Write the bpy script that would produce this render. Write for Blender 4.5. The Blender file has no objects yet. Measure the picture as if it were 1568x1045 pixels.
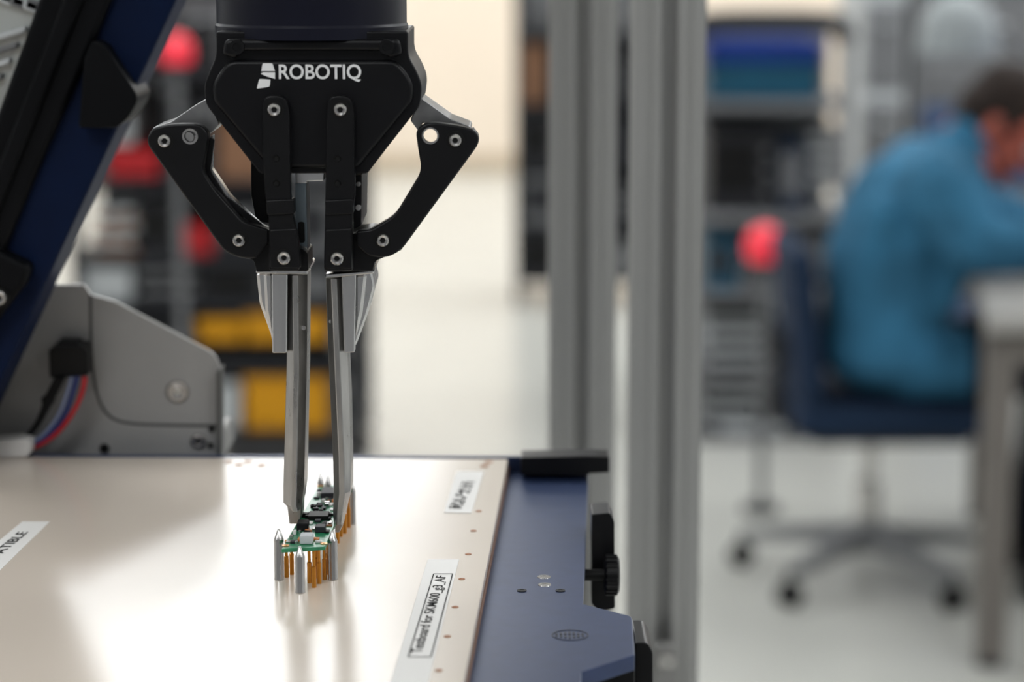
import bpy, bmesh, math, random
from mathutils import Vector, Matrix
ZOOM=None
R=random.Random(5)
scene=bpy.context.scene
scene.view_settings.view_transform='Standard'
scene.view_settings.exposure=0.0
# ------------------------------------------------------------------ survey frame
H=1.54; TH=math.radians(9.7); F=1568*85/36.0
ct,st=math.cos(TH),math.sin(TH)
def W(u,v,Y):
    a=(u-784)/F; b=(522.5-v)/F; t=Y/(ct+b*st)
    return Vector((a*t,Y,H+t*(-st+b*ct)))
def G(u,v,Z):
    a=(u-784)/F; b=(522.5-v)/F; t=(Z-H)/(-st+b*ct)
    return Vector((a*t,t*(ct+b*st),Z))
# ------------------------------------------------------------------ materials
def lin(c): 
    return tuple(((x/255)/12.92 if x/255<=0.04045 else ((x/255+0.055)/1.055)**2.4) for x in c)
MC={}
def mat(name,col,rough=.5,metal=0.,var=.08,scale=25.,bump=0.,coat=0.,emit=0.,spec=.5,stretch=None,alpha=1.0,rvar=0.):
    if name in MC: return MC[name]
    m=bpy.data.materials.new(name); m.use_nodes=True; nt=m.node_tree; b=nt.nodes['Principled BSDF']
    c=lin(col); tc=nt.nodes.new('ShaderNodeTexCoord'); n=nt.nodes.new('ShaderNodeTexNoise')
    n.inputs['Scale'].default_value=scale; n.inputs['Detail'].default_value=4
    mp=nt.nodes.new('ShaderNodeMapping'); nt.links.new(tc.outputs['Object'],mp.inputs['Vector'])
    if stretch: mp.inputs['Scale'].default_value=stretch
    nt.links.new(mp.outputs['Vector'],n.inputs['Vector'])
    r=nt.nodes.new('ShaderNodeValToRGB')
    r.color_ramp.elements[0].position=.3; r.color_ramp.elements[1].position=.7
    r.color_ramp.elements[0].color=tuple(max(0,x*(1-var)) for x in c)+(1,)
    r.color_ramp.elements[1].color=tuple(min(1,x*(1+var)) for x in c)+(1,)
    nt.links.new(n.outputs['Fac'],r.inputs['Fac']); nt.links.new(r.outputs['Color'],b.inputs['Base Color'])
    b.inputs['Roughness'].default_value=rough; b.inputs['Metallic'].default_value=metal
    b.inputs['Specular IOR Level'].default_value=spec
    b.inputs['Coat Weight'].default_value=coat; b.inputs['Coat Roughness'].default_value=.15
    if rvar:
        mr=nt.nodes.new('ShaderNodeMapRange'); mr.inputs['To Min'].default_value=max(.02,rough-rvar); mr.inputs['To Max'].default_value=rough+rvar
        nt.links.new(n.outputs['Fac'],mr.inputs['Value']); nt.links.new(mr.outputs['Result'],b.inputs['Roughness'])
    if bump:
        bp=nt.nodes.new('ShaderNodeBump'); bp.inputs['Strength'].default_value=bump; bp.inputs['Distance'].default_value=.001
        nt.links.new(n.outputs['Fac'],bp.inputs['Height']); nt.links.new(bp.outputs['Normal'],b.inputs['Normal'])
    if emit:
        b.inputs['Emission Color'].default_value=c+(1,); b.inputs['Emission Strength'].default_value=emit
    if alpha<1: b.inputs['Alpha'].default_value=alpha
    MC[name]=m; return m
M_black=mat('anodised_black',(12,12,14),.36,.0,.15,60,.05,spec=.26)
M_body=mat('gripper_body_black',(11,11,14),.36,.0,.1,90,.08,spec=.24)
M_coup=mat('coupling_navy_black',(9,11,28),.38,.0,.1,30,spec=.26)
M_steel=mat('polished_steel',(196,194,192),.22,1,.08,60)
M_alu=mat('machined_aluminium',(212,212,212),.26,1,.06,200,.04,stretch=(1,1,.12),rvar=.08)
M_finger=mat('worn_finger_steel',(182,181,179),.30,1,.12,220,.08,stretch=(1,1,.3),rvar=.10)
M_dark=mat('socket_dark',(9,9,9),.5,spec=.25)
M_white=mat('print_white',(225,225,225),.5)
M_panel=mat('cream_laminate',(206,194,181),.20,0,.02,6,0,spec=.62)
M_edge=mat('panel_brown_edge',(110,76,56),.6)
M_blue=mat('blue_anodised_plate',(50,64,98),.36,.35,.08,120,.03)
M_navy=mat('navy_powdercoat',(6,22,52),.5,0,.1,60,spec=.12)
M_lidblk=mat('lid_black',(9,10,13),.5,0,.2,30,spec=.12)
M_label=mat('label_white',(222,220,217),.45,0,.02,20)
M_ink=mat('ink_black',(16,16,18),.6,spec=.2)
M_brown=mat('hole_brown',(150,98,62),.5,.2)
M_pcb=mat('pcb_green',(34,124,84),.35,0,.25,300,coat=.4)
M_gold=mat('gold_pin',(205,140,60),.28,1,.1)
M_grey=mat('painted_grey_sheet',(150,149,147),.42,.15,.06,30,.04)
M_ext=mat('anodised_extrusion',(174,174,172),.42,.45,.04,40,stretch=(1,1,.05))
M_wall=mat('wall_cream_paint',(228,213,195),.7,0,.02,2)
M_floor=mat('epoxy_floor',(192,192,186),.25,0,.05,1.5,spec=.5)
M_ceil=mat('ceiling_white',(232,232,230),.8)
M_coat=mat('teal_blue_coat',(48,100,130),.85,0,.36,9,.3,spec=.2)
M_skin=mat('skin',(164,84,68),.55,0,.1,20)
M_hair=mat('hair_dark_brown',(40,31,27),.7,0,.3,60,.3,spec=.2)
M_navyc=mat('navy_fabric',(26,42,64),.85,0,.15,40,spec=.2)
M_trouser=mat('dark_trousers',(22,26,36),.85,spec=.2)
M_desk=mat('desk_laminate',(150,148,144),.4)
M_dleg=mat('desk_leg_grey',(104,99,94),.5)
M_crate_b=mat('crate_blue',(18,62,150),.5,spec=.3)
M_crate_t=mat('crate_teal',(26,86,112),.5,spec=.3)
M_yellow=mat('crate_yellow',(214,150,16),.5,spec=.3)
M_red=mat('red_plastic',(190,38,44),.5,spec=.3)
M_pink=mat('red_lamp_dome',(240,50,70),.3,emit=.35)
M_dk=mat('equipment_charcoal',(40,41,45),.5,spec=.25)
M_mid=mat('equipment_grey',(114,115,117),.5,spec=.3)
M_lt=mat('equipment_light',(190,194,196),.5)
M_card=mat('cardboard',(138,100,74),.8)
M_clear=mat('cloudy_plastic',(165,172,172),.25,0,.3,12,alpha=.75)
M_orange=mat('comp_orange',(205,120,60),.5)
# ------------------------------------------------------------------ object helpers
def empty(name,loc=(0,0,0)):
    e=bpy.data.objects.new(name,None); e.location=loc; e.empty_display_size=.05
    scene.collection.objects.link(e); return e
def finish(name,bm,m,parent,smooth=35,wn=False):
    bmesh.ops.recalc_face_normals(bm,faces=bm.faces)
    me=bpy.data.meshes.new(name); bm.to_mesh(me); bm.free()
    return finish_me(name,me,m,parent,smooth,wn)
def finish_me(name,me,m,parent,smooth=35,wn=False):
    if m is not None and len(me.materials)==0: me.materials.append(m)
    if smooth:
        me.polygons.foreach_set('use_smooth',[True]*len(me.polygons))
        me.set_sharp_from_angle(angle=math.radians(smooth))
    o=bpy.data.objects.new(name,me); scene.collection.objects.link(o)
    if parent is not None:
        o.parent=parent; o.matrix_parent_inverse=Matrix.Translation(-Vector(parent.location))
    if wn:
        w=o.modifiers.new('wn','WEIGHTED_NORMAL'); w.keep_sharp=True
    return o
def bev(bm,w,seg=2,ang=28):
    if w<=0: return
    es=[e for e in bm.edges if len(e.link_faces)==2 and e.calc_face_angle(0)>math.radians(ang)]
    bmesh.ops.bevel(bm,geom=es,offset=w,offset_type='OFFSET',segments=seg,profile=.5,affect='EDGES',clamp_overlap=True)
def rp(pts,seg=6):
    out=[];n=len(pts)
    for i,p in enumerate(pts):
        q=Vector(p[:2]); r=p[2] if len(p)>2 else 0
        if r<=0: out.append(q); continue
        a=Vector(pts[i-1][:2])-q; b=Vector(pts[(i+1)%n][:2])-q
        ra=min(r,a.length*.48); rb=min(r,b.length*.48)
        A=q+a.normalized()*ra; B=q+b.normalized()*rb
        for k in range(seg+1):
            t=k/seg; out.append(A*(1-t)**2+q*2*t*(1-t)+B*t*t)
    return out
def extr(name,ring,vec,m,parent,bevel=0,seg=2,holes=None,wn=True,smooth=35):
    bm=bmesh.new(); vs=[bm.verts.new(p) for p in ring]; f=bm.faces.new(vs)
    r=bmesh.ops.extrude_face_region(bm,geom=[f])
    bmesh.ops.translate(bm,verts=[g for g in r['geom'] if isinstance(g,bmesh.types.BMVert)],vec=vec)
    bmesh.ops.recalc_face_normals(bm,faces=bm.faces)
    bev(bm,bevel,seg)
    return finish(name,bm,m,parent,smooth,wn)
def prism(name,pts,Y,d,m,parent,bevel=.0005,seg=2,smooth=35):
    ring=[W(p[0],p[1],Y) for p in rp(pts)]
    return extr(name,ring,(0,d,0),m,parent,bevel,seg,smooth=smooth)
def hprism(name,pts,Z,th,m,parent,bevel=.0003,seg=1):
    ring=[G(p[0],p[1],Z) for p in rp(pts)]
    return extr(name,ring,(0,0,-th),m,parent,bevel,seg)
def box(name,c,s,m,parent=None,bevel=.003,seg=2,rz=0,rot=None):
    bm=bmesh.new(); bmesh.ops.create_cube(bm,size=1)
    bmesh.ops.scale(bm,vec=s,verts=bm.verts); bev(bm,bevel,seg)
    Mx=Matrix.Translation(c)@(rot if rot is not None else Matrix.Rotation(rz,4,'Z'))
    bmesh.ops.transform(bm,matrix=Mx,verts=bm.verts)
    return finish(name,bm,m,parent,35,True)
AX={'z':Matrix.Identity(4),'y':Matrix.Rotation(math.radians(90),4,'X'),'x':Matrix.Rotation(math.radians(90),4,'Y')}
def lathe(name,prof,c,axis,m,parent,seg=32,smooth=35):
    bm=bmesh.new(); rings=[]
    for r,h in prof:
        if r<1e-7: rings.append([bm.verts.new((0,0,h))])
        else: rings.append([bm.verts.new((r*math.cos(2*math.pi*i/seg),r*math.sin(2*math.pi*i/seg),h)) for i in range(seg)])
    for a,b in zip(rings,rings[1:]):
        for i in range(seg):
            j=(i+1)%seg
            if len(a)==1 and len(b)==1: continue
            if len(a)==1: bm.faces.new((a[0],b[i],b[j]))
            elif len(b)==1: bm.faces.new((a[i],a[j],b[0]))
            else: bm.faces.new((a[i],a[j],b[j],b[i]))
    Mx=axis if isinstance(axis,Matrix) else AX[axis]
    bmesh.ops.transform(bm,matrix=Matrix.Translation(c)@Mx,verts=bm.verts)
    return finish(name,bm,m,parent,smooth)
def cyl(name,c,r,h,axis,m,parent,seg=32,ch=.1):
    k=min(r,h)*ch
    return lathe(name,[(0,-h/2),(r-k,-h/2),(r,-h/2+k),(r,h/2-k),(r-k,h/2),(0,h/2)],c,axis,m,parent,seg)
def rod(name,p0,p1,r,m,parent,seg=16):
    p0=Vector(p0);p1=Vector(p1);d=p1-p0
    return cyl(name,(p0+p1)/2,r,d.length,d.to_track_quat('Z','Y').to_matrix().to_4x4(),m,parent,seg)
def tube(name,pts,r,m,parent):
    cu=bpy.data.curves.new(name,'CURVE'); cu.dimensions='3D'; cu.bevel_depth=r; cu.bevel_resolution=4; cu.use_fill_caps=True
    sp=cu.splines.new('NURBS'); sp.points.add(len(pts)-1); sp.use_endpoint_u=True; sp.order_u=3
    for q,p in zip(sp.points,pts): q.co=(*p,1)
    o=bpy.data.objects.new(name+'_c',cu); scene.collection.objects.link(o)
    me=bpy.data.meshes.new_from_object(o.evaluated_get(bpy.context.evaluated_depsgraph_get())); bpy.data.objects.remove(o)
    me.materials.clear(); return finish_me(name,me,m,parent,60)
def text(name,body,loc,rot,width,m,parent,height=None,ext=.00005,bold=0.):
    cu=bpy.data.curves.new(name,'FONT'); cu.body=body; cu.size=1; cu.offset=bold
    o=bpy.data.objects.new(name+'_c',cu); scene.collection.objects.link(o)
    me=bpy.data.meshes.new_from_object(o.evaluated_get(bpy.context.evaluated_depsgraph_get())); bpy.data.objects.remove(o)
    xs=[v.co.x for v in me.vertices]; ys=[v.co.y for v in me.vertices]
    w=max(xs)-min(xs); s=width/w; sy=s if height is None else height/(max(ys)-min(ys))
    me.transform(Matrix.Translation(loc)@rot@Matrix.Diagonal((s,sy,s,1))@Matrix.Translation((-min(xs),-min(ys),0)))
    me.materials.clear(); return finish_me(name,me,m,parent,0)
def bolt(name,u,v,Y,parent,r=.0029,m=None):
    c=W(u,v,Y); k=r
    lathe(name,[(0,.0003),(k*.45,.0003),(k*.45,.0013),(k*.72,.0015),(k*.9,.0011),(k*.98,.0004),(k,-.004),(0,-.004)],c,'y',m or M_steel,parent,32)
    lathe(name+'_socket',[(0,.0005),(k*.42,.0005),(k*.42,-.001)],c,'y',M_dark,parent,6)
    lathe(name+'_seat',[(k*1.02,.0002),(k*1.28,.00025),(k*1.3,-.001)],c,'y',M_dark,parent,32)
def hullpts(bm,pts):
    vs=[bm.verts.new(p) for p in pts]
    r=bmesh.ops.convex_hull(bm,input=vs)
    dl=[g for g in r['geom_interior'] if isinstance(g,bmesh.types.BMVert)]
    if dl: bmesh.ops.delete(bm,geom=dl,context='VERTS')
def ico():
    b=bmesh.new(); bmesh.ops.create_icosphere(b,subdivisions=3,radius=1); p=[v.co.copy() for v in b.verts]; b.free(); return p
ICO=ico()
def rv(r): return Vector((r,r,r)) if isinstance(r,(int,float)) else Vector(r)
def blob(name,elems,voxel,m,parent,smooth_it=4,mtx=None):
    """elems: (p0,r0) ellipsoid or (p0,r0,p1,r1) tapered limb; fused into one continuous skin"""
    bm=bmesh.new()
    for e in elems:
        b2=bmesh.new(); pts=[]
        for k in range(0,len(e),2):
            c=Vector(e[k]); r=rv(e[k+1]); pts+=[c+Vector((q.x*r.x,q.y*r.y,q.z*r.z)) for q in ICO]
        hullpts(b2,pts); t=bpy.data.meshes.new('t'); b2.to_mesh(t); b2.free(); bm.from_mesh(t); bpy.data.meshes.remove(t)
    if mtx is not None: bmesh.ops.transform(bm,matrix=mtx,verts=bm.verts)
    bmesh.ops.recalc_face_normals(bm,faces=bm.faces)
    me=bpy.data.meshes.new(name); bm.to_mesh(me); bm.free()
    o=bpy.data.objects.new(name+'_t',me); scene.collection.objects.link(o)
    rm=o.modifiers.new('r','REMESH'); rm.mode='VOXEL'; rm.voxel_size=voxel
    sm=o.modifiers.new('s','SMOOTH'); sm.factor=.5; sm.iterations=smooth_it
    me2=bpy.data.meshes.new_from_object(o.evaluated_get(bpy.context.evaluated_depsgraph_get())); bpy.data.objects.remove(o)
    me2.materials.clear(); return finish_me(name,me2,m,parent,180)
# ------------------------------------------------------------------ room
XL,XR,YN,YF,ZC=-6.,6.,-3.,15.4,3.2
box('floor',(0,(YN+YF)/2,-.05),(XR-XL+.4,YF-YN+.4,.1),M_floor,bevel=0)
box('ceiling',(0,(YN+YF)/2,ZC+.05),(XR-XL+.4,YF-YN+.4,.1),M_ceil,bevel=0)
box('wall_back',(0,YF+.1,ZC/2),(XR-XL+.4,.2,ZC),M_wall,bevel=0)
box('wall_front',(0,YN-.1,ZC/2),(XR-XL+.4,.2,ZC),mat('wall_grey_partition',(128,128,130),.8),bevel=0)
M_wall2=mat('wall_grey_white',(205,205,205),.8,0,.02,2)
box('wall_left',(XL-.1,(YN+YF)/2,ZC/2),(.2,YF-YN,ZC),M_wall2,bevel=0)
box('wall_right',(XR+.1,(YN+YF)/2,ZC/2),(.2,YF-YN,ZC),M_wall2,bevel=0)
box('baseboard_back',(0,YF-.012,.06),(XR-XL,.02,.12),mat('baseboard_tan',(186,170,148),.6),bevel=.003)
M_lamp=mat('lamp_diffuser',(250,252,255),.5,emit=3.0)
for ix,x in enumerate((-3.6,-.9,1.8,4.5)):
    for iy,y in enumerate((-1.3,2.6,6.4,10.2,13.8)):  # first row, behind the camera, is added to brighten fingers, posts and bracket
        e=empty('ceiling_light',(x,y,ZC-.03))
        box('housing',(x,y,ZC-.02),(1.3,1.3,.04),M_ceil,e,.004)
        box('diffuser',(x,y,ZC-.043),(1.2,1.2,.008),M_lamp,e,.002)
        ld=bpy.data.lights.new('panel_lamp','AREA'); ld.shape='SQUARE'; ld.size=1.2; ld.energy={-1.3:22,2.6:23,6.4:24,10.2:34,13.8:40}[y]; ld.color=(.955,.98,1)
        lo=bpy.data.objects.new('panel_lamp',ld); lo.location=(x,y,ZC-.055); scene.collection.objects.link(lo)
        lo.parent=e; lo.matrix_parent_inverse=Matrix.Translation(-e.location)
# ------------------------------------------------------------------ workbench
ZP=1.29
wb=empty('workbench',(-.35,.9,0))
box('bench_top',(-.375,.93,1.13),(.75,.78,.03),M_desk,wb,.003)
for x in (-.71,-.03):
    for y in (.58,1.28):
        box('leg',(x,y,.5575),(.04,.04,1.115),M_ext,wb,.003)
box('lower_shelf',(-.37,.93,.35),(.7,.72,.02),M_mid,wb,.003)
# ------------------------------------------------------------------ test fixture
tf=empty('test_fixture',(-.3,.95,1.146))
A=G(-420,706,ZP); B=G(778,703,ZP); C=G(690,1150,ZP); D=Vector((-.62,C.y,ZP)); A=Vector((-.62,B.y+.012,ZP))
extr('panel_top',[A,B,C,D],(0,0,-.004),M_panel,tf,.0006,2)
o=extr('panel_edge',[p+Vector((.0006,.0004,-.004)) for p in (A,B,C,D)],(0,0,-.003),M_edge,tf,.0002,1)
ZB=1.2835
pl=[(690,1150),(768,705),(775,698),(902,700),(893,925),(968,944,6),(972,1003),(890,1030),(886,1150)]
hprism('side_plate',pl,ZB,.006,M_blue,tf,.0005,2)
ys=B.y
extr('rear_plate',[Vector((-.62,ys+.014,ZP+.0005)),Vector((G(902,700,ZP).x,ys+.004,ZP+.0005)),Vector((.03,ys+.001,ZP+.0005)),Vector((-.62,ys+.013,ZP+.0005))],(0,0,-.01),M_blue,tf,.0003)
box('base_case',(-.305,.955,1.2115),(.625,.36,.13),M_navy,tf,.004)
prism('stop_bar',[(798,701,3),(900,699),(933,700,3),(933,724,2),(902,726),(900,729),(798,728,2)],1.112,.016,M_black,tf,.001,2)
for u in (868,890): cyl('bar_screw',W(u,700,1.12)+Vector((0,0,.0004)),.0018,.001,'z',M_steel,tf,20)
for u,v,mm,r in ((833,884,M_steel,.0026),(834,896,M_steel,.0026),(799,905,M_dark,.0019),(858,905,M_dark,.0019)):
    p=G(u,v,ZB+.0001)
    lathe('plate_hole',[(0,.0001),(r*.5,.0001),(r*.5,.0002),(r,.0002),(r*1.1,-.0005)],p,'z',mm,tf,28)
lg=G(873,973,ZB+.00012)
M_eng=mat('engraving_dark',(34,38,52),.5)
def flatring(name,c,r0,r1,m,parent,n=40):
    lathe(name,[(r0,-.0002),(r0,.00008),(r1,.00008),(r1,-.0002)],c,'z',m,parent,n)
flatring('emblem_ring',lg,.0063,.0068,M_eng,tf)
for i in range(7):
    x=-.005+i*.0016; h=.0085-abs(i-3)*.0014
    for k in (-1,1):
        box('emblem_bar',lg+Vector((x,k*h*.3,0)),(.0009,h*.45,.0002),M_eng,tf,0)
prism('side_bracket',[(906,788,2),(934,786,3),(941,800,2),(942,932,3),(918,938,3),(906,925)],1.0,.02,M_black,tf,.0008)
cb=W(936,881,.992)
lathe('thumb_knob',[(0,-.003),(.0065,-.003),(.0082,-.002),(.0082,.0026),(.007,.0034),(.003,.0036),(0,.0036)],cb,'x',M_black,tf,24,25)
for i in range(18):
    a=i*math.pi/9; box('knurl',cb+Vector((0,.0081*math.cos(a),.0081*math.sin(a))),(.005,.0012,.0012),M_black,tf,.0002,1,rot=Matrix.Rotation(a,4,'X'))
rod('knob_shaft',cb+Vector((-.012,0,0)),cb,.0025,M_dark,tf)
prism('latch_block',[(893,1027,2),(968,1004,3),(972,1010,2),(972,1100),(893,1100)],.835,.03,M_black,tf,.0008)
prism('latch_foot',[(972,985,4),(992,985,6),(1000,1000,4),(1000,1100),(972,1100)],.86,.03,M_black,tf,.0012)
for u,v in ((350,707),(366,712),(400,713),(742,714),(733,783),(725,813),(717,849),(707,887),(697,930),(685,975),(672,1027),(380,707),(748,708)):
    p=G(u,v,ZP+.00012); r=.0013 if v>720 else .0021
    lathe('index_hole',[(0,.00001),(r*.6,.00001),(r*.7,.0001),(r,.0001),(r*1.05,-.0004)],p,'z',M_brown,tf,20)
PH=math.radians(2.4)
def label(name,corn,z=ZP+.00025):
    return extr(name,[G(u,v,z) for u,v in corn],(0,0,-.0002),M_label,tf,0)
label('label_strip',[(655,857),(703,857),(652,1060),(594,1060)])
label('label_small',[(699,722),(741,722),(722,786),(680,785)])
label('label_left',[(34,799),(76,799),(-20,893),(-80,893)])
zt=ZP+.0004
def frame(pts,w=.0004):
    P=[G(u,v,zt) for u,v in pts]
    for i in range(4):
        a,b=P[i],P[(i+1)%4]; d=(b-a); box('label_border',(a+b)/2,(d.length,w,.0001),M_ink,tf,0,rz=math.atan2(d.y,d.x))
frame([(664,879),(693,879),(660,1006),(625,1006)])
def txt_on(name,body,u,v,length_to,h):
    a=G(u,v,zt); b=G(*length_to,zt); d=b-a
    text(name,body,a,Matrix.Rotation(math.atan2(d.y,d.x),4,'Z'),d.length,M_ink,tf,height=h,bold=.01)
txt_on('label_text','Testboard for SKM600_g3_AF',651,1000,(688,882),.0052)
txt_on('label_text_small','Rev 2.01',707,779,(727,738),.004)
txt_on('label_text_small','SN 0417',697,779,(718,738),.003)
txt_on('label_text_left','COMPATIBLE',-34,880,(44,815),.0045)
# ------------------------------------------------------------------ circuit board + pins
pb=empty('circuit_board',(-.08,.95,1.306))
ZC2=1.3065
brd=[(431,841),(498,837),(538,746),(490,741)]
hprism('board',brd,ZC2,.0016,M_pcb,pb,.0002)
def bl(s,t,z=ZC2):
    a=G(*brd[0],z);b=G(*brd[1],z);c=G(*brd[2],z);d=G(*brd[3],z)
    return (a*(1-s)+b*s)*(1-t)+(d*(1-s)+c*s)*t
cm=[M_dark,M_dark,M_ink,M_dk,M_steel,M_label,M_orange,M_brown,M_steel]
for i in range(95):
    s=R.uniform(.08,.92); t=R.uniform(.03,.97); w=R.uniform(.0008,.0026); l=R.uniform(.001,.004); h=R.uniform(.0005,.0016)
    p=bl(s,t); box('chip',p+Vector((0,0,h/2)),(w,l,h),R.choice(cm),pb,.0001,1,rz=-PH)
box('usb_socket',bl(.52,.07)+Vector((0,0,.0018)),(.0050,.006,.0034),M_lt,pb,.0005)
box('main_chip',bl(.5,.45)+Vector((0,0,.0009)),(.008,.009,.0018),M_dark,pb,.0002,1)
box('shield',bl(.55,.8)+Vector((0,0,.0015)),(.008,.012,.003),M_dk,pb,.0003,1)
box('relay',bl(.25,.28)+Vector((0,0,.0015)),(.0045,.007,.003),M_ink,pb,.0003,1)
box('relay',bl(.72,.24)+Vector((0,0,.0012)),(.004,.006,.0024),M_dk,pb,.0003,1)
for s in (.06,.94):
    for t in (.04,.96): flatring('mount_ring',bl(s,t)+Vector((0,0,.0002)),.0006,.0014,M_gold,pb,20)
tp=empty('test_pins',(-.08,.93,ZP))
def post(u,v,h,r=.0019):
    p=G(u,v,ZP)
    lathe('guide_post',[(r*1.05,0),(r*1.05,.0006),(r,.0008),(r,h-.0045),(r*.95,h-.0042),(r*.3,h-.0006),(0,h)],p,'z',M_steel,tp,28)
post(428,888,.0205); post(460,908,.0185); post(510,888,.020); post(492,800,.0215,.0014); post(503,803,.0215,.0014); post(540,803,.0185,.0014)
for u,v in ((474,893),(481,900),(489,894),(497,888),(485,886),(439,884),(447,880),(502,880),(522,822),(528,817),(534,808),(540,802),(526,812),(517,832)):
    p=G(u,v,ZP); h=.0151
    lathe('probe_pin',[(.0009,0),(.0009,h*.55),(.0006,h*.56),(.0006,h-.0006),(0,h)],p,'z',M_gold,tp,14)
# ------------------------------------------------------------------ gripper
gr=empty('robot_gripper',(-.078,.945,1.51))
YC=.948
xc=W(478,60,YC).x
def zz(v,Y=.912): return W(478,v,Y).z
RB=abs(W(330,20,YC).x-W(625,20,YC).x)/2
lathe('coupling',[(0,zz(-200)),(RB*.99,zz(-200)),(RB*.99,zz(-45)),(RB*.985,zz(-42)),(RB*.985,zz(40)),(RB*1.0,zz(44)),(RB*1.0,zz(62)),(0,zz(62))],(xc,YC,0),'z',M_coup,gr,96,25)
bodyp=[(331,48,4),(625,48,4),(625,86,12),(637,106,10),(647,130,14),(643,162,8),(562,266,4),(398,266,4),(315,160,8),(312,130,14),(322,106,10),(331,86,12)]
prism('body_shell',bodyp,.9185,.058,M_body,gr,.004,4)
prism('face_cover',[(350,92,14),(606,92,14),(624,112,10),(634,132,14),(630,158,8),(548,258,6),(412,258,6),(328,158,8),(324,132,14),(334,112,10)],.9155,.008,M_body,gr,.0018,3)
prism('shoulder_ridge',[(344,60,8),(612,60,8),(616,84,8),(596,90),(585,78,8),(372,78,8),(360,90),(340,84,8)],.9145,.01,M_body,gr,.0015,3)
for u in (363,592):
    lathe('recess_screw',[(0,0),(.0016,0),(.0016,.0008),(.0028,.0008),(.003,-.002)],W(u,72,.9142),'y',M_black,gr,24)
RX=Matrix.Rotation(math.pi/2,4,'X')
yl=.9153
text('wordmark','ROBOTIQ',W(427,125.5,yl),RX,abs(W(554,0,yl).x-W(427,0,yl).x),M_white,gr,height=.0066,ext=.0001,bold=.018)
prism('emblem',[(402,97,2),(417,97,2),(421,109),(400,109)],yl-.0001,.0003,M_white,gr,0)
prism('emblem',[(403,111),(421,111),(421,121),(408,117),(399,113)],yl-.0001,.0003,M_white,gr,0)
prism('emblem',[(397,121,2),(414,122),(413,133,3),(393,136,2)],yl-.0001,.0003,M_white,gr,0)
def inner_bar(pts,name):
    prism(name,pts,.9095,.006,M_black,gr,.0007,2)
Lb=[(402,168,16),(404,147,14),(436,147,14),(444,168,16),(445,300),(449,330),(458,380),(458,415,4),(412,415,4),(411,330),(406,300),(402,240)]
Rb=[(500,168,16),(504,147,14),(536,147,14),(543,168,16),(543,300),(539,330),(540,415,4),(496,415,4),(497,330),(498,300),(499,240)]
inner_bar(Lb,'inner_link_left'); inner_bar(Rb,'inner_link_right')
Lr=[(384,150,10),(418,150,10),(420,300),(438,330),(440,415),(392,415),(390,330),(384,300)]
Rr=[(514,150,10),(538,150,10),(545,300),(548,340),(548,415),(506,415),(506,330),(512,300)]
prism('inner_link_rear_left',Lr,.964,.006,M_black,gr,.0007,2); prism('inner_link_rear_right',Rr,.964,.006,M_black,gr,.0007,2)
for nm,a,b in (('spring_clip_left',407,450),('spring_clip_right',497,540)):
    prism(nm,[(a,307,3),(b,305,3),(b+1,328,3),(a+2,330,3)],.9083,.008,M_black,gr,.0008,3)
for u in (423,517):
    for v in (243,281):
        lathe('pin_hole',[(0,.0001),(.0008,.0001),(.0011,.0004),(.0014,-.0005)],W(u,v,.9093),'y',M_dark,gr,16)
prism('tray_left',[(412,352,4),(455,350,4),(460,400),(460,412),(414,412)],.9088,.004,M_black,gr,.0008)
prism('tray_right',[(498,352,4),(539,350,4),(539,412),(497,412)],.9088,.004,M_black,gr,.0008)
for u,v in ((420,168),(521,168)): bolt('pivot_bolt',u,v,.9095,gr,.0027)
for u,v in ((435,395),(516,396)): bolt('pivot_bolt',u,v,.9088,gr,.0027)
OL=[(223,218,14),(232,196,12),(262,190,6),(306,189,16),(320,205,8),(310,262,12),(330,292,8),(372,340,10),(412,352,4),(412,372),(392,396),(368,396,16),(344,386,12)]
OR=[(735,218,14),(730,200,12),(705,193,8),(655,186,16),(636,200,10),(640,225),(646,262,14),(605,330,14),(568,352,6),(545,354,4),(545,375),(563,392,6),(590,396,14),(614,384,12)]
def link(pts,nm,hole=None):
    return [prism(nm,pts,.9165,.007,M_black,gr,.0009,3),prism(nm+'_rear',pts,.9600,.007,M_black,gr,.0009,3)]
lo=link(OL,'outer_link_left'); ro=link(OR,'outer_link_right')
def cut(o,u,v,r,dz=0,dx=0):
    c=W(u,v,.9165)
    q=cyl('cutter',Vector((c.x+dx,.95,c.z+dz)),r,.2,'y',M_black,None,32,0.01)
    md=o.modifiers.new('h','BOOLEAN'); md.operation='DIFFERENCE'; md.object=q; md.solver='EXACT'
    while o.modifiers[0].name!='h':
        o.modifiers.move(list(o.modifiers).index(o.modifiers['h']),0)
    me=bpy.data.meshes.new_from_object(o.evaluated_get(bpy.context.evaluated_depsgraph_get()))
    o.modifiers.clear(); o.data=me; bpy.data.objects.remove(q)
cut(ro[0],659,208,.0029); cut(lo[0],291,209,.0026); cut(ro[1],659,208,.0058,-.0035,-.002)
lathe('hole_bush',[(.0026,.0004),(.0032,.0004),(.0034,-.001)],W(659,208,.9165),'y',M_steel,gr,32)
lathe('hole_bush',[(.0022,.0002),(.003,.0003),(.003,-.001)],W(291,209,.9165),'y',M_steel,gr,32)
cyl('hole_pin',W(291,209,.922),.0022,.008,'y',M_steel,gr,24)
for u,v in ((252,216),(697,215),(366,368),(586,368)): bolt('pivot_bolt',u,v,.9165,gr,.0027)
for u,v in ((252,216),(697,215),(366,368),(586,368),(435,395),(516,396),(420,168),(521,168)):
    c=W(u,v,.9165); cyl('pivot_shaft',(c.x,.942,c.z),.0026,.05,'y',M_steel,gr,20)
prism('web_left',[(226,220,6),(240,206),(350,372,4),(346,386,4)],.9225,.038,M_black,gr,.0008)
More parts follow.
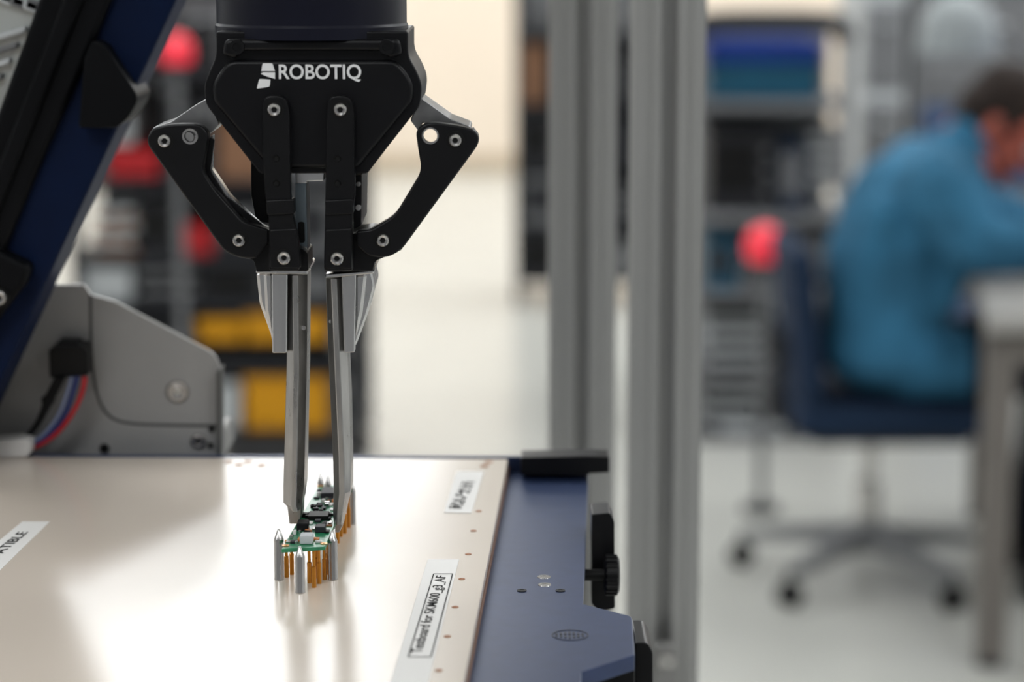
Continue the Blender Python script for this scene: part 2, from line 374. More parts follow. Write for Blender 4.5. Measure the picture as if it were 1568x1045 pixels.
prism('web_left_inner',[(318,214,4),(326,206,3),(324,258,5),(352,300,6),(398,344,4),(410,350),(408,358),(384,350),(340,300,6),(312,262,8)],.9265,.006,M_alu,gr,.0006)
prism('web_left_strap',[(312,206,3),(328,214,3),(322,262,5),(345,300,5),(400,342,4),(411,352),(400,354),(340,306,6),(308,262,8)],.9240,.0022,M_black,gr,.0006)
prism('web_right',[(733,220,6),(722,206),(608,372,4),(612,386,4)],.9225,.038,M_black,gr,.0008)
M_crank=mat('crank_grey_metal',(158,158,158),.35,1,.15,120,.1)
prism('crank_left',[(300,160,3),(318,150,3),(336,190,4),(322,206,6),(286,204),(236,206,6),(232,196,6),(262,186)],.932,.026,M_crank,gr,.0008)
cr=prism('crank_right',[(645,150,3),(690,182,4),(722,194,6),(720,206,6),(684,198,3),(668,192),(648,188),(640,200),(628,184,4)],.932,.026,M_crank,gr,.0008)
cut(cr,659,208,.0045,-.003,-.001)
prism('knuckle_left',[(384,350,4),(412,354),(462,380,4),(471,388,3),(472,415,2),(393,417,2),(388,398,6),(366,394,8),(352,376,8),(362,356,8)],.921,.024,M_black,gr,.001,2)
prism('knuckle_right',[(497,380),(545,356),(568,353,6),(592,358,10),(602,372,8),(590,394,8),(574,400,6),(571,415,2),(497,417,2)],.921,.024,M_black,gr,.001,2)
prism('knuckle_base_left',[(396,392),(456,388),(457,415,2),(393,417,2)],.944,.026,M_black,gr,.001,2)
prism('knuckle_base_right',[(508,390),(570,392),(571,415,2),(508,417,2)],.944,.026,M_black,gr,.001,2)
prism('palm_plate',[(452,262),(497,262),(496,277),(470,278),(470,281),(453,281)],.925,.045,M_alu,gr,.0005)
prism('inner_pad_left',[(452,280),(469,280,2),(471,370,3),(470,392,5),(462,408),(452,405)],.926,.014,mat('inner_pad_steel',(130,142,150),.4,.9),gr,.0008)
cyl('pad_screw',W(464,384,.9255),.0018,.001,'y',M_steel,gr,20)
prism('slot_dark_left',[(456,340,4),(466,340,4),(467,372,4),(457,372,4)],.9256,.001,M_dark,gr,0)
prism('inner_block_right',[(541,270),(554,268,2),(553,345),(541,352)],.926,.04,M_black,gr,.0008)
cyl('block_screw',W(549,318,.9255),.0012,.001,'y',M_steel,gr,20)
cyl('block_screw',W(549,282,.9255),.0010,.001,'y',M_steel,gr,20)
# finger holders (aluminium)
prism('holder_left',[(392,417),(440,417),(440,540),(425,540),(414,512,10),(397,465,6)],.934,.030,M_alu,gr,.0012,1,20)
prism('holder_rib_left',[(416,420),(440,420),(439,541,2),(417,541,2)],.9305,.006,M_alu,gr,.0014,1,20)
prism('holder_step_left',[(403,418),(418,418),(418,530),(406,476)],.9325,.004,M_alu,gr,.0012,1,20)
prism('holder_right',[(528,421),(569,416),(574,438,6),(563,480),(545,530,8),(534,541),(528,541)],.934,.030,M_alu,gr,.0012,1,20)
prism('holder_rib_right',[(523,424),(545,420),(543,540,2),(527,541,2)],.9305,.006,M_alu,gr,.0014,1,20)
prism('holder_step_right',[(543,421),(562,419),(555,480),(544,520)],.9325,.004,M_alu,gr,.0012,1,20)
prism('cap_left',[(392,414),(471,414),(471,421),(392,419)],.929,.036,M_alu,gr,.0004,1)
prism('cap_right',[(498,420),(572,414),(573,419),(498,427)],.929,.036,M_alu,gr,.0004,1)
def finger(nm,secs,y0,d):
    """secs: (v, u_left, u_ridge, u_right) from top to bottom; faceted cross section"""
    bm=bmesh.new(); rings=[]
    for v,ul,ur,uR in secs:
        pl_=W(ul,v,y0+.005); pr=W(uR,v,y0+.005); a=W(ur-4,v,y0); b=W(ur+4,v,y0)
        z=pl_.z
        rings.append([bm.verts.new(q) for q in (Vector((a.x,y0,z)),Vector((b.x,y0,z)),Vector((pr.x,y0+.0045,z)),Vector((pr.x,y0+d-.003,z)),Vector((b.x,y0+d,z)),Vector((a.x,y0+d,z)),Vector((pl_.x,y0+d-.003,z)),Vector((pl_.x,y0+.0045,z)))])
    for A_,B_ in zip(rings,rings[1:]):
        n=len(A_)
        for i in range(n): bm.faces.new((A_[i],A_[(i+1)%n],B_[(i+1)%n],B_[i]))
    bm.faces.new(rings[0]); bm.faces.new(rings[-1]); bmesh.ops.recalc_face_normals(bm,faces=bm.faces)
    bev(bm,.00025,1,20)
    return finish(nm,bm,M_finger,gr,12,True)
finger('finger_left',[(419,441,452,471),(560,439,453,470),(745,434,450,466),(770,434,449,463),(780,446,452,460)],.9315,.024)
prism('finger_tip_left',[(439,768),(463,760),(462,792,2),(457,803,2),(443,803,2)],.939,.012,M_finger,gr,.0008,1,15)
finger('finger_right',[(424,499,511,528),(545,503,516,532),(610,506,519,535),(700,510,523,537),(752,511,524,537),(785,510,520,529),(800,511,519,526)],.9315,.024)
prism('finger_tip_right',[(511,790),(526,790),(525,806,2),(520,816,2),(513,816,2)],.939,.012,M_finger,gr,.0008,1,15)
for u,v in ((465,502),(507,492)): cyl('set_screw',W(u,v,.9345),.0009,.002,'y',M_steel,gr,16)
# robot arm above (hangs from the overhead beam)
ra=empty('robot_arm',(xc,YC,1.6))
M_arm=mat('arm_light_grey',(150,152,155),.35,.3); M_cap=mat('arm_cap_blue',(70,120,165),.4)
ztop=zz(-200)
def vcyl(n,c,r,h,ax,m): return cyl(n,c,r,h,ax,m,ra,48,.15)
vcyl('tool_flange',(xc,YC,ztop+.02),.033,.04,'z',M_arm)
vcyl('wrist_3',(xc,YC,ztop+.08),.045,.09,'z',M_arm)
vcyl('wrist_2',(xc,YC+.05,ztop+.14),.045,.17,'y',M_arm); vcyl('wrist_cap',(xc,YC-.04,ztop+.14),.043,.014,'y',M_cap)
vcyl('wrist_1',(xc,YC+.11,ztop+.22),.045,.12,'z',M_arm)
rod('forearm',(xc,YC+.11,ztop+.26),(xc,YC+.40,ztop+.55),.04,M_arm,ra,40)
vcyl('elbow',(xc,YC+.42,ztop+.57),.06,.16,'x',M_arm); vcyl('elbow_cap',(xc+.085,YC+.42,ztop+.57),.058,.014,'x',M_cap)
rod('upper_link',(xc+.06,YC+.42,ztop+.57),(xc+.06,YC+.42,2.52),.05,M_arm,ra,40)
vcyl('base_flange',(xc+.06,YC+.42,2.515),.075,.03,'z',M_arm)
# ------------------------------------------------------------------ aluminium extrusion frame
ef=empty('aluminium_extrusion_frame',(0,1.4,0))
def profile(w):
    s=w/2; a=.0046; lip=.0045; ti=.0095; dp=.0115; q=[]
    side=[(-s,-s),(-s*.62,-s),(-s*.60,-s+.0008),(-s*.50,-s+.0008),(-s*.48,-s),(-a,-s),(-a,-s+lip),(-ti,-s+lip),(-ti,-s+.009),(-a*.9,-s+dp),(a*.9,-s+dp),(ti,-s+.009),(ti,-s+lip),(a,-s+lip),(a,-s),(s*.48,-s),(s*.50,-s+.0008),(s*.60,-s+.0008),(s*.62,-s)]
    for k in range(4):
        c,sn=math.cos(k*math.pi/2),math.sin(k*math.pi/2)
        q+=[(x*c-y*sn,x*sn+y*c) for x,y in side]
    return q
def vpost(nm,cx,cy,w,z0,z1):
    return extr(nm,[Vector((cx+x,cy+y,z0)) for x,y in profile(w)],(0,0,z1-z0),M_ext,ef,0,wn=False)
def hbeam(nm,p,L,axis,w=.04):
    pr=profile(w)
    if axis=='x': ring=[Vector((p[0],p[1]+x,p[2]+y)) for x,y in pr]; v=(L,0,0)
    else: ring=[Vector((p[0]+x,p[1],p[2]+y)) for x,y in pr]; v=(0,L,0)
    return extr(nm,ring,v,M_ext,ef,0,wn=False)
P1=W(1020,600,1.35); P2=W(891,600,1.49)
vpost('upright_near',P1.x,1.37,.0405,0,2.56); vpost('upright_far',P2.x,1.51,.0415,0,2.56)
vpost('upright_left',-1.1,1.37,.04,0,2.56)
hbeam('overhead_beam',(-1.12,1.37,2.58),1.35,'x'); hbeam('overhead_tie',(P2.x,1.2,2.62),.5,'y')
prism('clamp_plate',[(1002,990,3),(1036,990,3),(1038,1100,3),(1000,1100,3)],1.333,.01,M_grey,ef,.001)
cyl('clamp_screw',W(1020,1012,1.332),.005,.006,'y',M_steel,ef,24)
# ------------------------------------------------------------------ hinge side bracket, left
hb=empty('hinge_bracket',(-.2,1.17,1.2))
br=[(-260,740),(-260,440),(128,436,3),(139,452,3),(176,462,8),(326,541,10),(336,558,8),(338,720),(338,740)]
prism('side_plate',br,1.156,.004,M_grey,hb,.0006,2)
prism('rear_body',[(-255,740),(-255,690),(140,690),(320,700),(325,740)],1.165,.10,M_grey,hb,.002)
prism('edge_flange',[(331,570,3),(338,565,3),(338,740),(331,740)],1.150,.014,mat('grey_edge_dark',(84,84,82),.45,.3),hb,.0006)
seam=[(139,452),(139,520),(142,570),(150,612),(166,638),(190,648),(240,651),(338,652)]
tube('pressed_seam',[W(u,v,1.1565) for u,v in seam],.0009,mat('seam_dark',(60,60,60),.6),hb)
def ringb(u,v,r,Y=1.156):
    c=W(u,v,Y)
    lathe('rivet',[(0,.0002),(r*.35,.0002),(r*.38,.0016),(r*.6,.0018),(r*.7,.0004),(r*.9,.0004),(r,.0014),(r*1.12,.0002),(r*1.12,-.001)],c,'y',M_steel if r>.003 else M_dark,hb,36,30)
    cyl('rivet_core',c+Vector((0,-.0006,0)),r*.34,.0006,'y',mat('rivet_core',(200,200,196),.3,.8) if r>.004 else M_dark,hb,24)
ringb(272,600,.0052); ringb(304,676,.0036); ringb(160,687,.0022); ringb(324,657,.0014); ringb(322,682,.0012)
cw=empty('cable_connector',(-.22,1.15,1.32))
prism('socket_body',[(74,536,4),(84,530,3),(128,530,4),(134,540),(134,576,4),(76,580,4)],1.140,.016,M_dark,cw,.001)
prism('socket_latch',[(88,524,2),(120,524,2),(122,532),(86,532)],1.142,.012,M_ink,cw,.0008)
prism('plug',[(62,610,4),(76,604,4),(80,622,4),(66,630,4)],1.138,.01,M_dark,cw,.0012)
M_wr=mat('wire_red',(180,30,40),.4); M_wb=mat('wire_blue',(34,50,110),.4); M_wk=mat('wire_black',(12,12,14),.45,spec=.3); M_wg=mat('wire_grey',(130,140,170),.4)
def wire(pts,m,r): tube('wire',[W(u,v,1.137+i*.001) for i,(u,v) in enumerate(pts)],r,m,cw)
wire([(130,578),(128,600),(108,640),(80,672),(44,690),(30,692)],M_wr,.0013)
wire([(118,578),(112,604),(98,640),(74,668),(44,686),(30,688)],M_wb,.0012)
wire([(110,578),(104,600),(92,634),(70,664),(44,682),(30,684)],M_wg,.0009)
wire([(96,578),(84,602),(72,626),(56,654),(40,672),(28,680)],M_wk,.0014)
wire([(88,578),(78,596),(70,614),(62,640),(44,668),(28,676)],M_wk,.0012)
prism('white_plug',[(-20,676,5),(40,672,5),(47,680,3),(47,694,3),(40,701,4),(-20,703,5)],1.130,.014,M_label,cw,.0012)
# ------------------------------------------------------------------ fixture lid, left
ld=empty('fixture_lid',(-.3,1.12,1.4))
prism('outer_shell',[(165,-60),(298,-60),(-60,716),(-60,530)],1.100,.042,M_navy,ld,.002,3)
prism('frame_black',[(80,-60),(193,-60),(170,0),(120,118),(60,255),(0,400),(-60,530),(-60,330)],1.094,.05,M_lidblk,ld,.003,3)
prism('frame_step',[(118,-60),(150,-60),(-60,470),(-60,400)],1.090,.01,M_lidblk,ld,.002,3)
prism('window',[(-120,-60),(108,-60),(-60,345),(-120,345)],1.110,.005,M_clear,ld,.001)
for i in range(9):
    prism('rib',[(-80+i*20,30+i*6-70),(-40+i*20,45+i*6-70),(-44+i*20,62+i*6-70),(-84+i*20,46+i*6-70)],1.105,.012,M_lt if i%2 else M_mid,ld,.001)
for i in range(7):
    prism('rib',[(-70,70+i*22),(40-i*12,40+i*24),(38-i*12,50+i*24),(-70,82+i*22)],1.106,.01,M_mid if i%2 else M_lt,ld,.001)
prism('corner_lug',[(142,60,8),(160,68,6),(213,150,12),(196,182,12),(178,196,8),(120,196,6),(128,90)],1.086,.04,M_lidblk,ld,.003,3)
prism('lower_lug',[(-60,360),(6,388,8),(46,408,10),(38,436,10),(-60,560)],1.088,.04,M_lidblk,ld,.003,3)
bolt('lid_screw',-1,456,1.087,ld,.0035)
prism('hinge_arm',[(-200,705),(-60,690),(-40,640),(-60,560),(-200,560)],1.095,.05,M_lidblk,ld,.002)
# ------------------------------------------------------------------ background furniture
def bin_(nm,c,s,m,parent,t=.008):
    x,y,z=c;sx,sy,sz=s
    box(nm+'_floor',(x,y,z-sz/2+t/2),(sx,sy,t),m,parent,.002)
    for k in (-1,1):
        box(nm+'_side',(x+k*(sx-t)/2,y,z),(t,sy,sz),m,parent,.002)
        box(nm+'_end',(x,y+k*(sy-t)/2,z),(sx,t,sz),m,parent,.002)
    for k in (-1,1):
        box(nm+'_rim',(x,y+k*(sy/2+.004),z+sz/2-.012),(sx+.02,.012,.022),m,parent,.003)
        box(nm+'_rim',(x+k*(sx/2+.004),y,z+sz/2-.012),(.012,sy+.02,.022),m,parent,.003)
def rack(nm,x0,x1,y0,y1,hs,top,pm,sm,casters=False):
    e=empty(nm,((x0+x1)/2,(y0+y1)/2,0))
    zb=.08 if casters else 0
    for x in (x0+.015,x1-.015):
        for y in (y0+.015,y1-.015):
            box('upright',(x,y,(top+zb)/2),(.03,.03,top-zb),pm,e,.004)
            if casters:
                cyl('caster',(x,y,.035),.035,.025,'x',M_dk,e,24)
    for h in hs: box('shelf',((x0+x1)/2,(y0+y1)/2,h),(x1-x0,y1-y0,.025),sm,e,.004)
    return e
def item(e,kind,u0,v0,u1,v1,Y,d,m,m2=None):
    a=W(u0,v1,Y);b=W(u1,v0,Y); cx=(a.x+b.x)/2;cz=(a.z+b.z)/2;sx=b.x-a.x;sz=b.z-a.z
    if kind=='bin': bin_('bin',(cx,Y+d/2,cz),(sx,d,sz),m,e)
    elif kind=='unit':
        box('instrument',(cx,Y+d/2,cz),(sx,d,sz),m,e,.008)
        box('instrument_face',(cx-sx*.1,Y-.002,cz+sz*.05),(sx*.62,.008,sz*.6),m2 or M_dk,e,.003)
        for k in range(3): cyl('knob',(cx+sx*.36,Y-.006,cz-sz*.25+k*sz*.25),min(sx,sz)*.06,.012,'y',M_mid,e,16)
    elif kind=='coil':
        for k in range(4): lathe('coil',[(sx*.32,-.01),(sx*.5,-.01),(sx*.5,.01),(sx*.32,.01),(sx*.32,-.01)],(cx,Y+.02+k*.03,cz),'y',m,e,28)
    elif kind=='bottle':
        lathe('bottle',[(0,0),(sx*.5,0),(sx*.5,sz*.6),(sx*.2,sz*.8),(sx*.2,sz),(0,sz)],(cx,Y+d/2,a.z),'z',m,e,24)
    elif kind=='stack':
        n=max(3,int(sz/.02))
        for k in range(n): box('sheet_tray',(cx+R.uniform(-.01,.01),Y+d/2,a.z+(k+.5)*sz/n),(sx,d,sz/n*.7),m if k%2 else (m2 or M_dk),e,.002)
def zs(v,Y): return W(0,v,Y).z
Yr=7.2; xa=W(1062,0,Yr).x; xb=W(1304,0,Yr).x
rk=rack('storage_rack',xa,xb,Yr-.02,Yr+.5,[zs(v,Yr) for v in (162,336,452,580,676)],zs(46,Yr),M_mid,M_mid)
box('rack_back_panel',((xa+xb)/2,Yr+.49,zs(380,Yr)),(xb-xa-.04,.006,zs(60,Yr)-zs(700,Yr)),mat('rack_back_grey',(92,95,98),.6,spec=.3),rk,.001)
tube('rack_top_rail',[(xa+.015,Yr,zs(60,Yr)),(xa+.02,Yr,zs(36,Yr)),(xa+.08,Yr,zs(30,Yr)),(xb-.08,Yr,zs(30,Yr)),(xb-.02,Yr,zs(38,Yr)),(xb-.015,Yr,zs(64,Yr))],.03,M_dk,rk)
item(rk,'bin',1086,98,1256,152,Yr+.05,.35,M_crate_t); item(rk,'bin',1084,64,1260,98,Yr+.05,.35,M_crate_b)
item(rk,'stack',1240,198,1285,290,Yr+.05,.3,M_lt,M_mid); item(rk,'unit',1084,200,1190,326,Yr+.08,.35,M_dk,M_dark)
item(rk,'unit',1194,215,1238,330,Yr+.06,.3,M_navyc,M_mid)
item(rk,'unit',1082,362,1130,446,Yr+.02,.3,M_crate_t,M_dk); item(rk,'unit',1210,350,1290,446,Yr+.1,.3,M_dk,M_mid)
item(rk,'unit',1134,410,1204,446,Yr+.1,.3,M_lt,M_mid)
item(rk,'stack',1084,476,1180,570,Yr+.03,.3,M_lt,M_dk); item(rk,'coil',1188,455,1240,500,Yr-.05,.1,M_lt); item(rk,'unit',1188,500,1290,570,Yr+.08,.3,M_dk,M_mid)
item(rk,'stack',1080,590,1160,664,Yr+.02,.3,M_lt,M_dk); item(rk,'unit',1170,600,1290,666,Yr+.06,.3,M_dk,M_mid)
item(rk,'stack',1100,652,1200,698,Yr-.0,.3,M_lt,M_mid)
def lamp(nm,u,v,Y,r,zbase):
    c=W(u,v,Y); e=empty(nm,(c.x,Y,zbase))
    cyl('foot',(c.x,Y,zbase+.008),.05,.016,'z',M_dk,e,28)
    rod('stem',(c.x,Y,zbase+.01),(c.x,Y,c.z-r*.8),.012,M_mid,e)
    lathe('dome',[(0,-r*.95),(r*.75,-r*.9),(r,-r*.5),(r,.0)]+[(r*math.cos(t*math.pi/16),r*math.sin(t*math.pi/16)) for t in range(1,9)],c,'z',M_pink,e,32,60)
    cyl('collar',(c.x,Y,c.z-r),r*.8,.02,'z',M_dk,e,28)
lamp('signal_lamp',1172,375,6.3,.053,0.0)
Ys=9.9; x0=W(788,0,Ys).x; x1=W(1010,0,Ys).x
sr=rack('shelving_unit',x0,x1,Ys,Ys+.5,[zs(v,Ys) for v in (60,165,260,350,430)],1.5,M_dk,M_dk)
box('shelving_back_panel',((x0+x1)/2,Ys+.49,.8),(x1-x0-.04,.006,1.2),M_mid,sr,.001)
for (a,b,c2,d2,k,m,m2) in ((792,68,835,160,'bin',M_card,0),(838,10,960,56,'unit',M_mid,M_dk),(840,80,960,160,'unit',M_dk,M_mid),(794,176,860,256,'unit',M_dk,M_dark),(870,180,990,256,'bin',M_dk,0),(794,270,900,346,'unit',M_mid,M_dk),(910,280,990,346,'stack',M_dk,M_mid),(794,362,870,426,'unit',M_dk,M_dark),(880,370,980,426,'bin',M_mid,0),(792,20,830,56,'unit',M_dk,M_mid)):
    item(sr,k,a,b,c2,d2,Ys+.03,.4,m,m2 or None)
Yt=6.5; x0=W(95,0,Yt).x; x1=W(548,0,Yt).x
tr=rack('equipment_trolley',x0,x1,Yt,Yt+.55,[zs(v,Yt) for v in (120,285,400,472,568,668)],zs(-40,Yt),M_dk,M_dk,True)
box('trolley_back_panel',((x0+x1)/2,Yt+.54,zs(320,Yt)),(x1-x0-.04,.006,zs(-40,Yt)-zs(680,Yt)),mat('trolley_back_grey',(92,90,92),.6,spec=.3),tr,.001)
items=((140,20,240,112,'unit',M_dk,M_mid),(226,92,262,150,'bottle',M_lt,0),(262,30,330,115,'unit',M_dk,M_dark),(336,20,420,115,'unit',M_mid,M_dk),(430,20,540,115,'bin',M_dk,0),
(165,228,242,272,'bin',M_red,0),(250,150,330,278,'unit',M_dk,M_dark),(335,170,420,278,'bin',M_card,0),(430,160,540,278,'unit',M_mid,M_dk),(120,150,200,222,'unit',M_lt,M_mid),
(145,318,205,392,'stack',M_lt,M_card),(210,305,280,392,'unit',M_dk,M_dark),(284,345,325,392,'bin',M_red,0),(330,310,420,392,'unit',M_dk,M_mid),(430,300,530,392,'unit',M_mid,M_dk),
(120,410,200,466,'bin',M_lt,0),(210,412,300,466,'stack',M_mid,M_dk),(310,410,420,466,'unit',M_dk,M_dark),(430,412,540,466,'unit',M_dk,M_mid),
(305,488,370,524,'bin',M_yellow,0),(376,478,500,524,'bin',M_yellow,0),(310,528,500,562,'stack',M_dk,M_dark),
(376,576,502,662,'bin',M_yellow,0),(300,586,366,662,'bin',M_lt,0),(506,480,545,560,'unit',M_dk,M_mid),(506,590,545,660,'unit',M_mid,M_dk),(120,500,300,560,'unit',M_dk,M_mid),(340,690,540,720,'stack',M_dk,M_mid))
for a,b,c2,d2,k,m,m2 in items: item(tr,k,a,b,c2,d2,Yt+.03,.4,m,m2 or None)
lamp('signal_lamp',270,77,6.2,.042,0.0)
# ------------------------------------------------------------------ desk, right
dk=empty('desk',(1.7,5.5,0))
dq=[Vector((.965,4.86,.76)),Vector((2.6,4.75,.76)),Vector((2.75,6.25,.76)),Vector((1.20,6.30,.76))]
extr('desk_top',dq,(0,0,-.035),M_desk,dk,.004,2)
extr('desk_apron',[Vector((.985,4.9,.725)),Vector((2.57,4.8,.725)),Vector((2.57,4.83,.725)),Vector((.99,4.93,.725))],(0,0,-.07),M_dleg,dk,.002)
for p in ((1.01,4.93),(2.54,4.84),(2.66,6.18),(1.24,6.24)):
    box('desk_leg',(p[0],p[1],.3725),(.06,.06,.705),M_dleg,dk,.004); cyl('desk_foot',(p[0],p[1],.01),.03,.02,'z',M_dk,dk,20)
mi=empty('desk_monitor',(1.75,5.9,.76))
box('monitor_base',(1.75,5.9,.768),(.24,.2,.016),M_dk,mi,.004); box('monitor_stem',(1.78,5.9,.90),(.03,.06,.26),M_dk,mi,.004)
box('monitor_shell',(1.74,5.9,1.1),(.035,.55,.34),M_dk,mi,.008); box('monitor_screen',(1.721,5.9,1.1),(.004,.51,.3),mat('screen_blue',(60,110,190),.3,emit=.3),mi,.001)
wm=empty('component_crate',(1.5,6.1,.762))
bin_('crate',(1.62,6.0,.85),(.36,.4,.17),M_crate_b,wm)
M_shade=mat('lamp_shade_grey',(150,156,158),.5,spec=.3)
bl_=empty('bench_lamp',(1.35,6.15,.76))
cyl('lamp_base',(1.4,6.2,.772),.08,.024,'z',M_mid,bl_,32)
rod('lamp_arm',(1.4,6.2,.78),(1.44,6.2,1.12),.01,M_mid,bl_); rod('lamp_arm',(1.44,6.2,1.12),(1.14,6.17,1.36),.01,M_mid,bl_)
lathe('lamp_shade',[(.105,-.10),(.10,-.06),(.09,.0),(.06,.035),(.03,.05),(0,.055),(.0,.045),(.05,.025),(.092,-.06),(.097,-.10),(.105,-.10)],(1.13,6.17,1.325),'z',M_shade,bl_,36,60)
ec=empty('instrument_cabinet',(1.15,7.9,0))
Yc=7.9
M_cabg=mat('cabinet_blue_grey',(66,84,116),.5,spec=.3)
for a,b,m in ((1322,1390,M_lt),(1400,1620,M_mid)):
    p=W(a,0,Yc);q=W(b,0,Yc)
    box('cabinet_body',((p.x+q.x)/2,Yc+.3,.85),(q.x-p.x,.6,1.7),m,ec,.01)
    for k in range(5): box('drawer_front',((p.x+q.x)/2,Yc-.006,.2+k*.32),((q.x-p.x)*.86,.014,.27),(M_mid if k%2 else M_cabg) if m is M_mid else M_mid,ec,.006); 
    for k in range(5): box('drawer_pull',((p.x+q.x)/2,Yc-.022,.27+k*.32),((q.x-p.x)*.3,.02,.015),M_lt,ec,.004)
# ------------------------------------------------------------------ office chair
CX,CY=.85,5.62
ch=empty('office_chair',(CX,CY,0))
box('seat_cushion',(CX+.03,CY,.425),(.46,.46,.075),M_navyc,ch,.03,5)
box('seat_pan',(CX+.02,CY,.378),(.36,.36,.025),M_dk,ch,.008)
rb=Matrix.Rotation(math.radians(-6),4,'Y')
box('backrest',(CX-.178,CY,.64),(.06,.42,.37),M_navyc,ch,.028,5,rot=rb)
tube('back_support',[(CX-.05,CY,.37),(CX-.19,CY,.36),(CX-.23,CY,.44),(CX-.215,CY,.6)],.016,M_dk,ch)
lathe('gas_column',[(0,.10),(.03,.10),(.03,.24),(.018,.245),(.018,.37),(0,.37)],(CX,CY,0),'z',M_steel,ch,28)
lathe('hub',[(0,.07),(.045,.075),(.05,.12),(.03,.15),(0,.15)],(CX,CY,0),'z',M_mid,ch,28)
for k in range(5):
    a=math.radians(156+72*k); d=Vector((math.cos(a),math.sin(a),0)); n=Vector((-d.y,d.x,0)); O=Vector((CX,CY,0))
    bm=bmesh.new(); V=[]
    for r_,w_,zt_,zb_ in ((.03,.03,.135,.085),(.18,.022,.115,.08),(.31,.016,.09,.068)):
        V.append([bm.verts.new(O+d*r_+n*s*w_+Vector((0,0,z_))) for s,z_ in ((-1,zb_),(1,zb_),(.7,zt_),(-.7,zt_))])
    for A_,B_ in zip(V,V[1:]):
        for i in range(4): bm.faces.new((A_[i],A_[(i+1)%4],B_[(i+1)%4],B_[i]))
    bm.faces.new(V[0]); bm.faces.new(V[-1]); bev(bm,.004,2)
    finish('base_spoke',bm,M_mid,ch,35,True)
    w=O+d*.315; rot=(n).to_track_quat('Z','Y').to_matrix().to_4x4()
    for s in (-1,1): cyl('caster_wheel',w+n*s*.014+Vector((0,0,.028)),.028,.02,rot,M_dark,ch,28,.25)
    rod('caster_stem',w+Vector((0,0,.03)),w+Vector((0,0,.085)),.007,M_dk,ch)
# ------------------------------------------------------------------ seated technician
ps=empty('seated_technician',(.9,5.6,0))
PY=5.6
el=[((.87,PY,.575),(.15,.19,.115)),
    ((.88,PY,.56),(.155,.20,.10),(.98,PY,.56),(.10,.19,.09)),
    ((.87,PY,.60),(.14,.19,.12),(.88,PY,.78),(.15,.19,.12)),
    ((.88,PY,.78),(.15,.19,.12),(.95,PY,.92),(.17,.21,.12)),
    ((.95,PY,.93),(.155,.18,.10),(1.02,PY,1.00),(.10,.13,.07)),
    ((.965,PY-.17,.965),.088,(.965,PY+.17,.965),.088),
    ((1.02,PY,1.02),.070,(1.06,PY,1.045),.062),
    ((.975,PY-.20,.95),.088,(1.03,PY-.265,.845),.074),((1.03,PY-.265,.845),.074,(1.26,PY-.19,.825),.055),
    ((.975,PY+.20,.95),.088,(1.08,PY+.24,.875),.072),((1.08,PY+.24,.875),.072,(1.27,PY+.15,.83),.054),
    ((.80,PY-.10,.70),.05,(.85,PY-.16,.90),.055),((.97,PY-.12,.70),.05,(1.04,PY-.1,.88),.07)]
coat=blob('body',el+[
    ((.93,PY-.10,.545),.088,(1.31,PY-.13,.545),.066),((1.31,PY-.13,.545),.066,(1.25,PY-.14,.12),.044),
    ((.93,PY+.10,.545),.088,(1.31,PY+.13,.545),.066),((1.31,PY+.13,.545),.066,(1.25,PY+.14,.12),.044),
    ((1.055,PY,1.04),.058,(1.105,PY,1.065),.056)],.011,M_coat,ps,5)
me=coat.data; me.materials.append(M_trouser); me.materials.append(M_skin)
for p in me.polygons:
    c=p.center
    if (c.x>1.05 and c.z<.68) or c.z<.44: p.material_index=1
    elif c.x>1.075 and c.z>.98 and abs(c.y-PY)<.1: p.material_index=2
lathe('collar',[(.066,-.015),(.078,-.012),(.074,.022),(.064,.024),(.06,-.01)],(1.065,PY,1.045),Matrix.Rotation(math.radians(60),4,'Y'),M_coat,ps,32,60)
for s in (-1,1):
    blob('shoe',[((1.23,PY+s*.14,.055),(.05,.045,.05),(1.40,PY+s*.15,.04),(.055,.045,.034))],.008,M_dark,ps,3)
    box('shoe_sole',(1.32,PY+s*.145,.01),(.28,.092,.02),M_dk,ps,.008)
HC=Vector((1.135,PY,1.09)); HM=Matrix.Translation(HC)@Matrix.Rotation(math.radians(-22),4,'Z')@Matrix.Rotation(math.radians(42),4,'Y')@Matrix.Scale(1.12,4)
head=[((0,0,.03),(.094,.076,.085)),((.02,0,-.03),(.07,.062,.06),(.045,0,-.085),(.036,.034,.022)),
 ((.082,0,.012),(.010,.010,.012),(.104,0,-.022),(.011,.013,.010)),((.07,0,.035),(.02,.055,.012)),
 ((.06,.034,-.02),(.025,.02,.02)),((.06,-.034,-.02),(.025,.02,.02)),
 ((.078,0,-.052),(.012,.024,.006)),((.076,0,-.062),(.011,.02,.006)),((.07,0,-.088),(.015,.018,.012)),
 ((-.005,.078,-.005),(.018,.009,.03)),((-.005,-.078,-.005),(.018,.009,.03)),
 ((-.03,0,-.04),(.055,.05,.05),(-.04,0,-.09),(.05,.05,.03))]
blob('head',head,.005,M_skin,ps,2,HM)
for s in (-1,1):
    for nm,m,p,r in (('eye',M_white,(.078,s*.030,.012),.0105),('iris',M_dark,(.0855,s*.030,.010),.005)):
        blob(nm,[(p,r)],.002,m,ps,0,HM)
    blob('eyebrow',[((.088,s*.018,.034),(.004,.006,.003),(.078,s*.044,.036),(.004,.006,.003))],.0015,M_hair,ps,0,HM)
blob('lips',[((.086,-.018,-.057),(.004,.005,.003),(.090,0,-.056),(.005,.006,.004)),((.086,.018,-.057),(.004,.005,.003),(.090,0,-.056),(.005,.006,.004))],.0015,mat('lip',(150,70,66),.5),ps,0,HM)
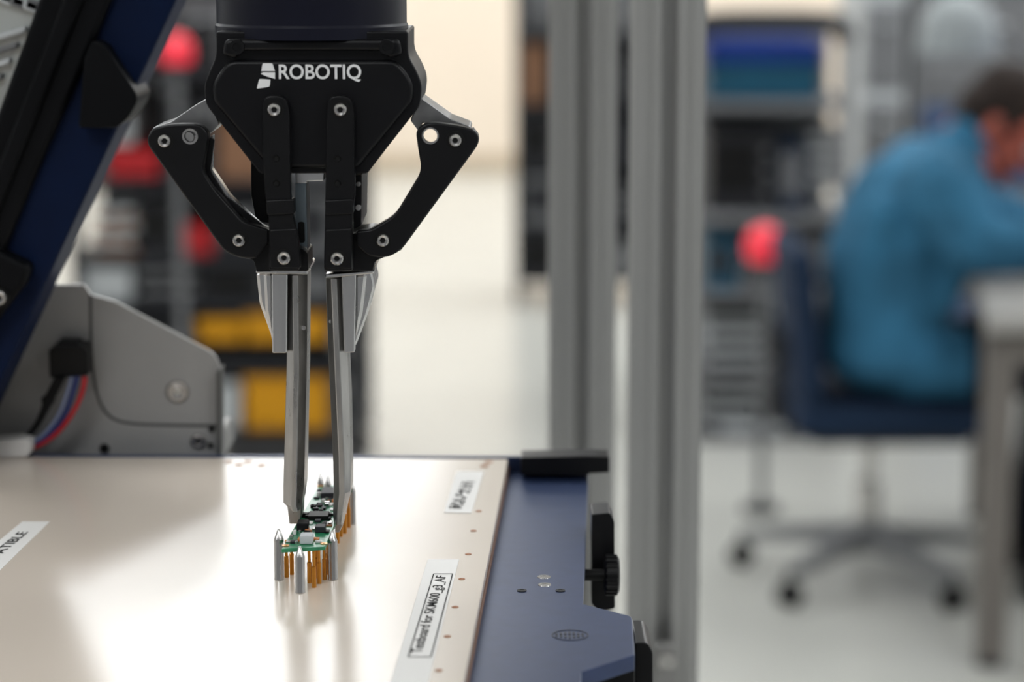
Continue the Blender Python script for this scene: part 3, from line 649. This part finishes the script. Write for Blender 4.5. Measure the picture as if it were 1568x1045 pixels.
blob('hair',[((-.018,0,.052),(.092,.084,.078)),((-.045,0,.01),(.066,.080,.07)),((.03,0,.085),(.058,.062,.035)),((-.055,0,-.04),(.045,.06,.03)),
  ((.012,.074,.035),(.02,.01,.035)),((.012,-.074,.035),(.02,.01,.035))],.006,M_hair,ps,2,HM)
def hand(nm,org,yaw,side):
    Mh=Matrix.Translation(org)@Matrix.Rotation(yaw,4,'Z')@Matrix.Rotation(math.radians(10),4,'Y')
    E=[((-.03,0,0),(.03,.027,.022),(.02,0,0),(.025,.03,.018)),((.02,-.018,0),(.015,.016,.013),(.082,-.03,0),(.011,.011,.010)),
       ((.02,.018,0),(.015,.016,.013),(.080,.03,0),(.011,.011,.010)),((.03,0,0),(.02,.03,.014),(.084,0,0),(.012,.034,.011))]
    for k,(y,L) in enumerate(((-.031,.066),(-.0105,.075),(.0105,.070),(.031,.055))):
        p=Vector((.085,y*side,0)); a=.15
        for j,f in enumerate((.45,.32,.23)):
            q=p+Vector((math.cos(a)*L*f,y*side*.12*f,-math.sin(a)*L*f)); E.append((tuple(p),.0085-.0008*j,tuple(q),.0079-.0008*j)); p=q; a+=.28
    p=Vector((.022,-.032*side,-.004)); 
    for q,r0,r1 in ((Vector((.052,-.056*side,-.010)),.0115,.010),(Vector((.080,-.062*side,-.015)),.0098,.0085)):
        E.append((tuple(p),r0,tuple(q),r1)); p=q
    blob(nm,E,.0028,M_skin,ps,2,Mh)
hand('hand_right',(1.305,PY-.175,.815),math.radians(18),-1)
hand('hand_left',(1.315,PY+.135,.818),math.radians(-18),1)
# ------------------------------------------------------------------ camera
cam=bpy.data.cameras.new('camera'); co=bpy.data.objects.new('camera',cam); scene.collection.objects.link(co)
co.location=(0,0,H); co.rotation_euler=(math.pi/2-TH,0,0)
cam.lens=85; cam.sensor_width=36; cam.clip_start=.02; cam.clip_end=60
cam.dof.use_dof=True; cam.dof.focus_distance=.948; cam.dof.aperture_fstop=6.8
if ZOOM:
    u,v,k=ZOOM; cam.lens*=k; cam.dof.aperture_fstop*=k; cam.shift_x=(u-784)/1568*k; cam.shift_y=(522.5-v)/1568*k
scene.camera=co
w=bpy.data.worlds.new('world'); scene.world=w; w.use_nodes=True
w.node_tree.nodes['Background'].inputs['Color'].default_value=(.9,.95,1,1); w.node_tree.nodes['Background'].inputs['Strength'].default_value=.3
